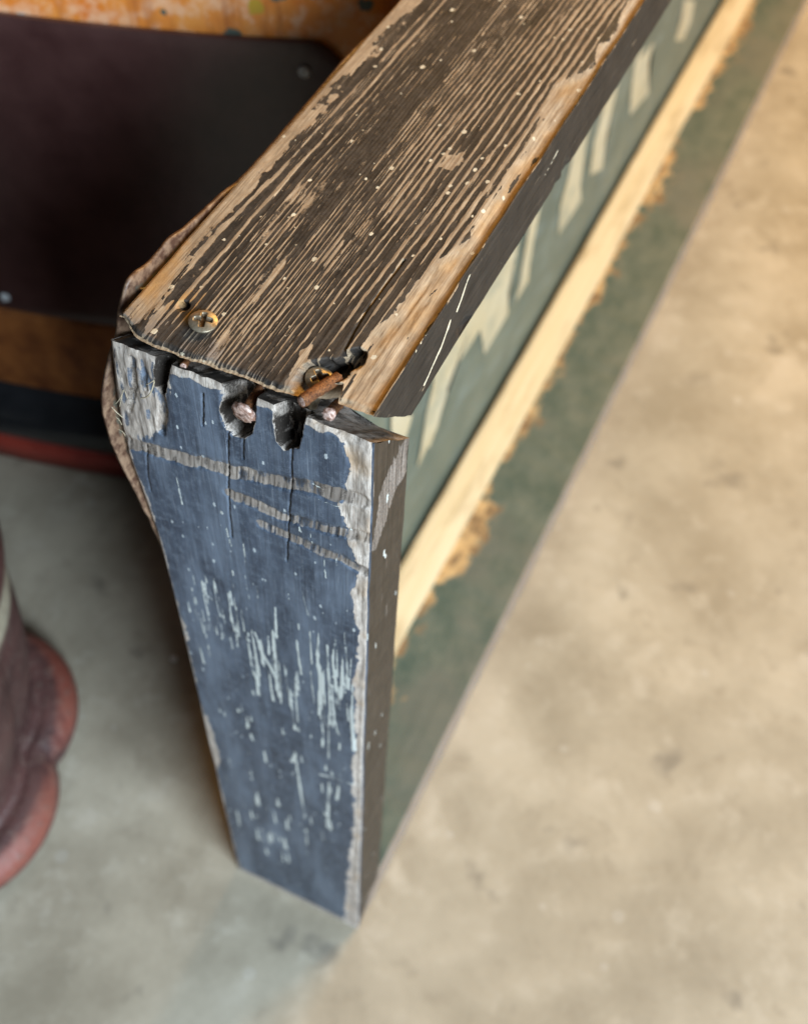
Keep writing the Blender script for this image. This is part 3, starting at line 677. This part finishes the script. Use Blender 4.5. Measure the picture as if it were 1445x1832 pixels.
# ---- sheet metal with curled rusty rim
YS = D + 0.0006
def sheet():
    out_px = [(760, -60), (700, 4), (600, 100), (510, 206), (440, 288), (410, 322), (385, 341), (350, 375), (318, 408), (298, 420), (283, 440), (272, 458), (256, 474), (236, 488), (221, 508), (216, 540), (214, 565), (207, 595), (203, 625), (197, 655), (190, 690), (189, 715), (193, 750), (201, 790), (213, 830), (226, 868), (240, 905), (262, 960), (298, 1078), (334, 1190), (384, 1362), (418, 1520), (424, 1546)]
    pts = [at((u[0] + (7 if u[1] < 590 else 14), u[1]), 1, D + .004)[[0, 2]] for u in out_px]
    P = []
    rr = random.Random(3)
    for q0, q1 in zip(pts[:-1], pts[1:]):
        n = max(2, int(np.linalg.norm(q1 - q0) / .0016))
        for i in range(n): P.append(q0 + (q1 - q0) * i / n)
    P.append(pts[-1]); P = np.array(P)
    for _ in range(3): P[1:-1] = (P[:-2] + 2 * P[1:-1] + P[2:]) / 4
    arc = np.concatenate([[0], np.cumsum(np.linalg.norm(np.diff(P, axis=0), axis=1))])
    P = P + (np.stack([fbm(arc * 130, arc * 0, 101), fbm(arc * 130, arc * 0 + 5, 102)], 1) - .5) * .0009
    P = np.concatenate([[[L_SIGN - .002, ZT - .008]], [[P[0][0] + .5, ZT - .002]], P, [[0.001, 0.001]], [[L_SIGN - .002, 0.001]]])
    n = len(P)
    cen = np.array([.35, .2])
    tan = np.roll(P, -1, 0) - np.roll(P, 1, 0); nrm = np.stack([-tan[:, 1], tan[:, 0]], 1); nrm /= np.linalg.norm(nrm, axis=1)[:, None] + 1e-12
    nrm *= np.sign(((cen - P) * nrm).sum(1))[:, None]
    nrm[[0, 1, -1, -2]] = 0
    corner = np.exp(-((np.hypot(P[:, 0] - .012, P[:, 1] - .49)) / .05) ** 2)
    V, A, rows = [], [], []
    ds = [0, .0012, .0026, .0045, .007, .011, .018]
    for k, d in enumerate(ds):
        t = 1 - d / .018
        y = YS + 0.0056 * np.exp(-((P[:, 1] - .450) / .042) ** 2) * np.exp(-(P[:, 0] / .04) ** 2) + corner * .0030 * t ** 1.5 + 0.0012 * t * (fbm(P[:, 0] * 90, P[:, 1] * 90, 103) - .2) * (corner > .01)
        q = P + nrm * d
        rows.append(range(k * n, (k + 1) * n))
        for i in range(n): V.append((q[i, 0], y[i], q[i, 1])); A.append(1.0 if d < .0010 else 0.75 if d < .003 else .56 if d < .01 else 0.0)
    F = []
    for k in range(len(ds) - 1):
        for i in range(n - 1):
            a = k * n + i; F.append((a, a + 1, a + n + 1, a + n))
    F.append(tuple(range((len(ds) - 1) * n, len(ds) * n)))
    me = bpy.data.meshes.new('sign_panel'); me.from_pydata(V, [], F); me.update()
    a = me.attributes.new('rust', 'FLOAT', 'POINT'); a.data.foreach_set('value', A)
    bm = bmesh.new(); bm.from_mesh(me); bmesh.ops.triangulate(bm, faces=[f for f in bm.faces if len(f.verts) > 4])
    bmesh.ops.recalc_face_normals(bm, faces=bm.faces)
    ff = max(bm.faces, key=lambda f: f.calc_area())
    if ff.normal.y > 0: bmesh.ops.reverse_faces(bm, faces=bm.faces)
    bm.to_mesh(me); bm.free()
    o = link_mesh('sign_panel', me, M_PANEL, sign, smooth=True)
    me.polygons.foreach_set('use_smooth', [p.area < 2e-5 for p in me.polygons])
    md = o.modifiers.new('thickness', 'SOLIDIFY'); md.thickness = 0.0013; md.offset = -1
    tag(o, 'green sheet metal panel with curled rusty rim')
    return o
panel = sheet()

# ---- cream lettering on the sheet (only the feet of tall letters show under the top board)
def lettering():
    yl = YS - 0.0003
    shapes = [
        [(1224, 0), (1243, 0), (1236, 38), (1221, 72), (1207, 72), (1217, 38)],
        [(1170, 72), (1160, 113), (1160, 166), (1126, 207), (1130, 151), (1136, 113)],
        [(1100, 174), (1085, 241), (1077, 302), (1055, 313), (1062, 257), (1074, 211)],
        [(1047, 260), (1038, 332), (1040, 358), (998, 422), (1002, 370), (1017, 313), (1024, 290)],
        [(951, 430), (945, 502), (923, 539), (932, 483), (941, 438)],
        [(921, 465), (909, 527), (909, 561), (866, 634), (859, 589), (814, 658), (800, 696), (783, 762), (769, 800), (752, 800), (762, 741), (773, 693), (849, 565)],
        [(773, 700), (801, 700), (780, 769), (746, 838), (753, 804), (763, 742)],
        [(944, 492), (921, 537), (928, 510)],
        [(700, 742), (738, 742), (724, 790), (700, 800)],
    ]
    for si, sh in enumerate(shapes):
        yl = YS - 0.0003 - 0.00018 * si
        q = [at(u, 1, yl)[[0, 2]] for u in sh]
        # continue each stroke upwards as painted, behind the top board
        zmax = max(p[1] for p in q)
        tops = [p for p in q if p[1] > zmax - .012]
        xa, xb = min(p[0] for p in tops), max(p[0] for p in tops)
        if xb - xa < .006: xb = xa + .012
        V = [(p[0], yl, p[1]) for p in q]
        bm = bmesh.new()
        bm.faces.new([bm.verts.new(v) for v in V])
        w = [bm.verts.new(v) for v in ((xa, yl - .00008, zmax - .008), (xb, yl - .00008, zmax - .008), (xb + .004, yl - .00008, .36), (xa + .004, yl - .00008, .36))]
        bm.faces.new(w)
        bmesh.ops.triangulate(bm, faces=bm.faces)
        for f in bm.faces:
            if f.normal.y > 0: f.normal_flip()
        me = bpy.data.meshes.new('letter'); bm.to_mesh(me); bm.free()
        link_mesh('letter', me, M_LETTER, panel, smooth=False)
lettering()

# ---- screws
def screw_mesh():
    nr, na = 26, 72; R = 0.0045
    V, A = [], []
    for i in range(nr):
        r = R * (i / (nr - 1)); 
        for j in range(na):
            t = 2 * math.pi * j / na; x, y = r * math.cos(t), r * math.sin(t)
            z = 0.0011 * (1 - (r / R) ** 2.4) + 0.0006
            def arm(u, v): 
                w = 0.00068 - 0.00008 * abs(u) / .0027
                return float(sm(.00030, -.00012, np.array(abs(v) - w))) * float(sm(.0030, .0023, np.array(abs(u))))
            m_ = max(arm(x, y), arm(y, x), float(sm(.0014, .0009, np.array(r))))
            z -= m_ * (.0016 - .0002 * r / R)
            V.append((x, y, z)); A.append(m_)
    for zz, rs_ in ((.0002, R * .985), (-.0006, R * .86), (-.003, R * .5), (-.014, R * .36)):
        for j in range(na):
            t = 2 * math.pi * j / na; V.append((rs_ * math.cos(t), rs_ * math.sin(t), zz)); A.append(0)
    F = []
    for i in range(nr + 3):
        for j in range(na):
            a = i * na + j; b_ = i * na + (j + 1) % na; F.append((a, a + na, b_ + na, b_))
    me = bpy.data.meshes.new('screw'); me.from_pydata(V, [], F); me.update()
    a = me.attributes.new('recess', 'FLOAT', 'POINT'); a.data.foreach_set('value', A)
    return me
scm = screw_mesh()
s1 = link_mesh('screw', scm, M_SCREW, sign); q = at((363, 573), 2, ZT + .0012)
s1.location = (q[0], q[1], ZT + .0004); s1.rotation_euler = (0.06, -0.05, math.radians(20))
tag(s1, 'cross head screw standing slightly proud of the board')
s2 = bpy.data.objects.new('screw', scm); col.objects.link(s2); s2.parent = sign
q = at((572, 684), 2, ZT - .0036)
s2.location = (q[0], q[1], ZT - .0026); s2.rotation_euler = (0.12, -.20, math.radians(48))
tag(s2, 'cross head screw sunk in a split knot hole')

# ---- nails
def nail(head, tail, r_head, r_shank, bend=(0, 0, 0), flat=0.0016, label=None):
    h = Vector(head); t = Vector(tail); d = (t - h); L = d.length
    z = d.normalized(); x = z.orthogonal().normalized(); y = z.cross(x)
    na = 20; V, F = [], []
    rr = random.Random(int(abs(head[1]) * 1e5))
    prof = [(0.0, -.0004), (r_head * .55, -.0003), (r_head * .92, 0.0), (r_head, flat * .45), (r_head * .93, flat), (r_shank * 1.15, flat * 1.5)] if r_head > r_shank * 1.05 else [(0, 0), (r_shank * .8, 0.0), (r_shank, .0003)]
    for k in range(1, 13): prof.append((r_shank, max(flat * 1.5, .0004) + (L - flat * 1.5) * k / 12))
    for (r, s_) in prof:
        u = max(0, s_) / L; off = Vector(bend) * (4 * u * (1 - u))
        for j in range(na):
            a = 2 * math.pi * j / na; k = r * (1 + rr.uniform(-.07, .07) * (r > r_shank * 1.05) + rr.uniform(-.11, .11))
            V.append(h + z * s_ + (x * math.cos(a) + y * math.sin(a)) * k + off + z * rr.uniform(-.00018, .00018))
    for i in range(len(prof) - 1):
        for j in range(na):
            a = i * na + j; b_ = i * na + (j + 1) % na; F.append((a, b_, b_ + na, a + na))
    me = bpy.data.meshes.new('nail'); me.from_pydata([tuple(v) for v in V], [], F); me.materials.append(M_RUST)
    o = link_mesh('nail', me, M_NAIL, sign)
    mi = [1 if (p.index // na) < (4 if r_head > r_shank * 1.05 else 1) else 0 for p in me.polygons]
    me.polygons.foreach_set('material_index', mi); me.update()
    tag(o, label)
def pt(u, ax, v): return tuple(at(u, ax, v))
nail(pt((433, 741), 0, -.0015), pt((482, 672), 0, .0150), 0.0040, .0015, label='rusty nail with hammered copper brown head in a torn slot')
nail(pt((539, 719), 0, -.0035), pt((606, 676), 2, ZT - .0010), .0019, .0019, bend=(0, 0, .0004), flat=.0003, label='thick rusty headless nail bent across the joint')
nail(pt((588, 741), 0, .0040), pt((606, 722), 0, .016), .0021, .0017, flat=.0006, label='short rusty nail stub in the mitre')
# nail shank glimpsed inside the dark gap
nail(pt((328, 655), 0, .002), pt((345, 628), 0, .014), .0012, .0012, flat=.0002, label='thin rusty nail inside the open joint')

# ---- splinters and fibres caught on the end board
def fibre(pts, r, parent):
    cu = bpy.data.curves.new('fibre', 'CURVE'); cu.dimensions = '3D'; cu.bevel_depth = r; cu.bevel_resolution = 1
    sp = cu.splines.new('NURBS'); sp.points.add(len(pts) - 1); sp.use_endpoint_u = True; sp.order_u = 3
    for p_, q in zip(sp.points, pts): p_.co = (*q, 1); 
    o = bpy.data.objects.new('fibre_tmp', cu); col.objects.link(o)
    dg = bpy.context.evaluated_depsgraph_get(); me = bpy.data.meshes.new_from_object(o.evaluated_get(dg))
    bpy.data.objects.remove(o); bpy.data.curves.remove(cu)
    me.materials.clear()
    return link_mesh('splinter', me, M_FIBRE, parent)
for us, r in [([(276, 682), (272, 700), (262, 712), (252, 712)], .00035), ([(222, 697), (215, 715), (207, 722)], .00018), ([(220, 698), (217, 716), (214, 727)], .00018), ([(224, 700), (228, 712)], .00015),
              ([(200, 728), (208, 738), (220, 747)], .0002), ([(262, 688), (270, 684), (276, 680)], .00025), ([(206, 745), (214, 750), (218, 760)], .00015), ([(212, 768), (222, 772), (224, 780)], .00015)]:
    fibre([pt(u, 0, -.0008 - .0008 * math.sin(3.14 * i / (len(us) - 1))) for i, u in enumerate(us)], r * .65, sign)

# ---------------------------------------------------------------- orange cabinet behind the sign
cab = tag(empty('cabinet', (0.251, 0.341, 0)), 'flaking orange metal cabinet with dark maroon front panel and black base ring', 'cabinet')
cab.rotation_euler = (0, 0, math.atan2(0.968, -0.249))     # local +x runs along the front, local +y to the front
def cab_outline(u0, u1, depth, rad, bow, grow=0.0, n=40):
    """plan outline, counter-clockwise from the front right end; y=0 is the front, body behind at y<0 (local)"""
    pts = []
    def front(u): 
        c = (u0 + u1) / 2; return -((u - c) ** 2) * bow
    for u in np.linspace(u0 + rad, u1 - rad, n): pts.append((u, front(u)))
    for a in np.linspace(90, 0, 9)[1:]:
        pts.append((u1 - rad + rad * math.cos(math.radians(a)), front(u1 - rad) - rad + rad * math.sin(math.radians(a))))
    for a in np.linspace(0, -90, 9): pts.append((u1 - rad + rad * math.cos(math.radians(a)), -depth + rad + rad * math.sin(math.radians(a))))
    for a in np.linspace(-90, -180, 9): pts.append((u0 + rad + rad * math.cos(math.radians(a)), -depth + rad + rad * math.sin(math.radians(a))))
    for a in np.linspace(180, 90, 9)[:-1]: pts.append((u0 + rad + rad * math.cos(math.radians(a)), front(u0 + rad) - rad + rad * math.sin(math.radians(a))))
    P = np.array(pts)
    if grow:
        t = np.roll(P, -1, 0) - np.roll(P, 1, 0); nn = np.stack([-t[:, 1], t[:, 0]], 1); nn /= np.linalg.norm(nn, axis=1)[:, None]
        c = P.mean(0); nn *= np.sign(((P - c) * nn).sum(1))[:, None]; P = P + nn * grow
    return P
U0, U1 = -0.222, 0.30
def cab_loft(name, levels, mat, cap=True):
    V, F = [], []; n = None
    for z, g in levels:
        P = cab_outline(U0, U1, .36, .035, .42, g); n = len(P)
        V += [(x, y, z) for x, y in P]
    for k in range(len(levels) - 1):
        for i in range(n):
            j = (i + 1) % n; F.append((k * n + i, k * n + j, (k + 1) * n + j, (k + 1) * n + i))
    if cap: F.append(tuple(range((len(levels) - 1) * n, len(levels) * n))); F.append(tuple(range(n))[::-1])
    me = bpy.data.meshes.new(name); me.from_pydata(V, [], F)
    bm = bmesh.new(); bm.from_mesh(me); bmesh.ops.recalc_face_normals(bm, faces=bm.faces); bm.to_mesh(me); bm.free()
    o = link_mesh(name, me, mat, cab); 
    for p in me.polygons:
        if len(p.vertices) > 4: p.use_smooth = False
    return o
# local frame: +x = towards +Y world (left in the picture), front towards local +y
cab_loft('body', [(.085, -.004), (.30, -.004), (.62, -.004), (.632, -.010)], M_ORANGE)
cab_loft('rust_band', [(.084, -.002), (.088, 0.0), (.160, 0.0), (.168, -.003)], M_RUSTBAND)
cab_loft('base_ring', [(.026, .004), (.034, .013), (.050, .020), (.066, .017), (.080, .006), (.086, -.003)], M_BLACK)
cab_loft('base_plate', [(0.0, .010), (.022, .012), (.029, .006)], M_REDBASE)
def cab_panel():
    # thin plate with rounded corners following the bowed front
    ua, ub, za, zb, r = -.182, .28, .171, .403, .022
    c0 = (U0 + U1) / 2
    out = []
    for (cx, cz, a0) in ((ub - r, zb - r, 90), (ub - r, za + r, 0), (ua + r, za + r, -90), (ua + r, zb - r, 180)):
        for a in np.linspace(a0, a0 - 90, 8): out.append((cx + r * math.cos(math.radians(a)), cz + r * math.sin(math.radians(a))))
    us = np.linspace(ua, ub, 60)
    V, F = [], []
    def zlim(u):
        d = 0
        if u < ua + r: d = r - math.sqrt(max(r * r - (ua + r - u) ** 2, 0))
        if u > ub - r: d = r - math.sqrt(max(r * r - (u - ub + r) ** 2, 0))
        return za + d, zb - d
    us = sorted(set(list(us) + [ub - r + r * math.sin(math.radians(a)) for a in range(0, 91, 9)] + [ua + r - r * math.sin(math.radians(a)) for a in range(0, 91, 9)]))
    nz = 24
    for u in us:
        lo, hi = zlim(u); yf = -((u - c0) ** 2) * .42
        for k in range(nz + 1):
            z = lo + (hi - lo) * k / nz
            dent = .0012 * float(fbm(np.array(u * 8), np.array(z * 8), 120)) 
            V.append((u, yf - .0015 + dent, z))
    n = nz + 1
    for i in range(len(us) - 1):
        for k in range(nz): F.append((i * n + k, (i + 1) * n + k, (i + 1) * n + k + 1, i * n + k + 1))
    me = bpy.data.meshes.new('front_panel'); me.from_pydata(V, [], F); me.update()
    bm = bmesh.new(); bm.from_mesh(me); bmesh.ops.recalc_face_normals(bm, faces=bm.faces)
    if sum(f.normal.y for f in bm.faces) < 0: bmesh.ops.reverse_faces(bm, faces=bm.faces)
    bm.to_mesh(me); bm.free()
    o = link_mesh('front_panel', me, M_MAROON, cab)
    md = o.modifiers.new('t', 'SOLIDIFY'); md.thickness = .004; md.offset = -.2
    bv = o.modifiers.new('b', 'BEVEL'); bv.width = .0012; bv.segments = 2; bv.limit_method = 'ANGLE'
    tag(o, 'dark maroon enamelled front panel with a rounded corner')
    # screws
    sm_me = bpy.data.meshes.new('panel_screw'); bm = bmesh.new()
    bmesh.ops.create_uvsphere(bm, u_segments=20, v_segments=10, radius=.0036)
    for v in bm.verts:
        v.co.z *= .5
        if v.co.z > .0008: v.co.z -= .0008 * (abs(v.co.x) < .0006)
    bm.to_mesh(sm_me); bm.free(); sm_me.materials.append(M_SCREWBRIGHT)
    for (u, z) in ((-.160, .386), (.060, .184), (.26, .386), (.26, .186), (-.160, .186)):
        s = bpy.data.objects.new('panel_screw', sm_me); col.objects.link(s); s.parent = o
        s.location = (u, -((u - c0) ** 2) * .42 + .0018, z); s.rotation_euler = (math.radians(-90), 0, 0)
cab_panel()

# ---------------------------------------------------------------- lobed cast iron base
def iron_base():
    cx, cy = -.042, .344
    prof = [(0.000, .121, .10, .0), (0.006, .129, .10, .1), (0.014, .132, .10, .5), (0.022, .130, .10, 1.), (0.029, .123, .10, .7), (0.032, .115, .09, .1), (0.031, .109, .08, 0), (0.034, .105, .07, 0.), (0.045, .104, .06, 0.), (.060, .108, .06, 0), (.085, .114, .06, .05), (.11, .118, .05, .05), (.14, .121, .04, 0), (.17, .123, .03, 0), (.20, .125, .02, 0), (.215, .130, .01, .2), (.235, .132, .0, .3), (.255, .128, 0, 0), (.30, .126, 0, 0), (.305, .120, 0, 0), (.30, .114, 0, 0), (.22, .112, 0, 0), (.215, .0005, 0, 0)]
    # refine
    zz = np.array([p[0] for p in prof]); tt = np.arange(len(prof)); ti = np.linspace(0, len(prof) - 1, 110)
    col_ = [np.interp(ti, tt, [p[k] for p in prof]) for k in range(4)]
    for k in range(3):
        c = col_[k].copy()
        for _ in range(2): c[1:-1] = (c[:-2] + 2 * c[1:-1] + c[2:]) / 4
        col_[k] = c
    na = 180; V, E, C = [], [], []
    for z, r, am, ed in zip(*col_):
        for j in range(na):
            t = 2 * math.pi * j / na
            lobe = abs(math.cos(3 * (t - math.radians(-37)))) ** 0.75
            rr = r * (1 - am + am * 1.25 * lobe)
            V.append((rr * math.cos(t), rr * math.sin(t), z)); E.append(ed * (.35 + .65 * lobe)); C.append(float(sm(.172, .180, np.array(z)) * (1 - sm(.205, .212, np.array(z))) * .8))
    F = []
    for i in range(len(ti) - 1):
        for j in range(na):
            a = i * na + j; b_ = i * na + (j + 1) % na; F.append((a, b_, b_ + na, a + na))
    F.append(tuple(range(na))[::-1])
    me = bpy.data.meshes.new('cast_iron_pot'); me.from_pydata(V, [], F); me.update()
    for k, v in (('edge', E), ('cream', C)):
        a = me.attributes.new(k, 'FLOAT', 'POINT'); a.data.foreach_set('value', v)
    o = link_mesh('cast_iron_pot', me, M_IRON); o.location = (cx, cy, 0)
    tag(o, 'dark red cast iron pot with lobed foot on the concrete floor', 'pot')
iron_base()

# ---------------------------------------------------------------- small white chip on the floor
me = bpy.data.meshes.new('pebble'); bm = bmesh.new(); bmesh.ops.create_icosphere(bm, subdivisions=3, radius=.0026)
for v in bm.verts:
    v.co *= 1 + .2 * (float(fbm(np.array(v.co.x * 300 + 3), np.array(v.co.y * 300 + v.co.z * 200), 5)) - .5); v.co.z *= .7
bm.to_mesh(me); bm.free()
o = link_mesh('pebble', me, M_STONE); q = at((311, 1178), 2, .0015); o.location = (q[0], q[1], .0012)
tag(o, 'tiny white pebble on the concrete beside the near end board', 'pebble')
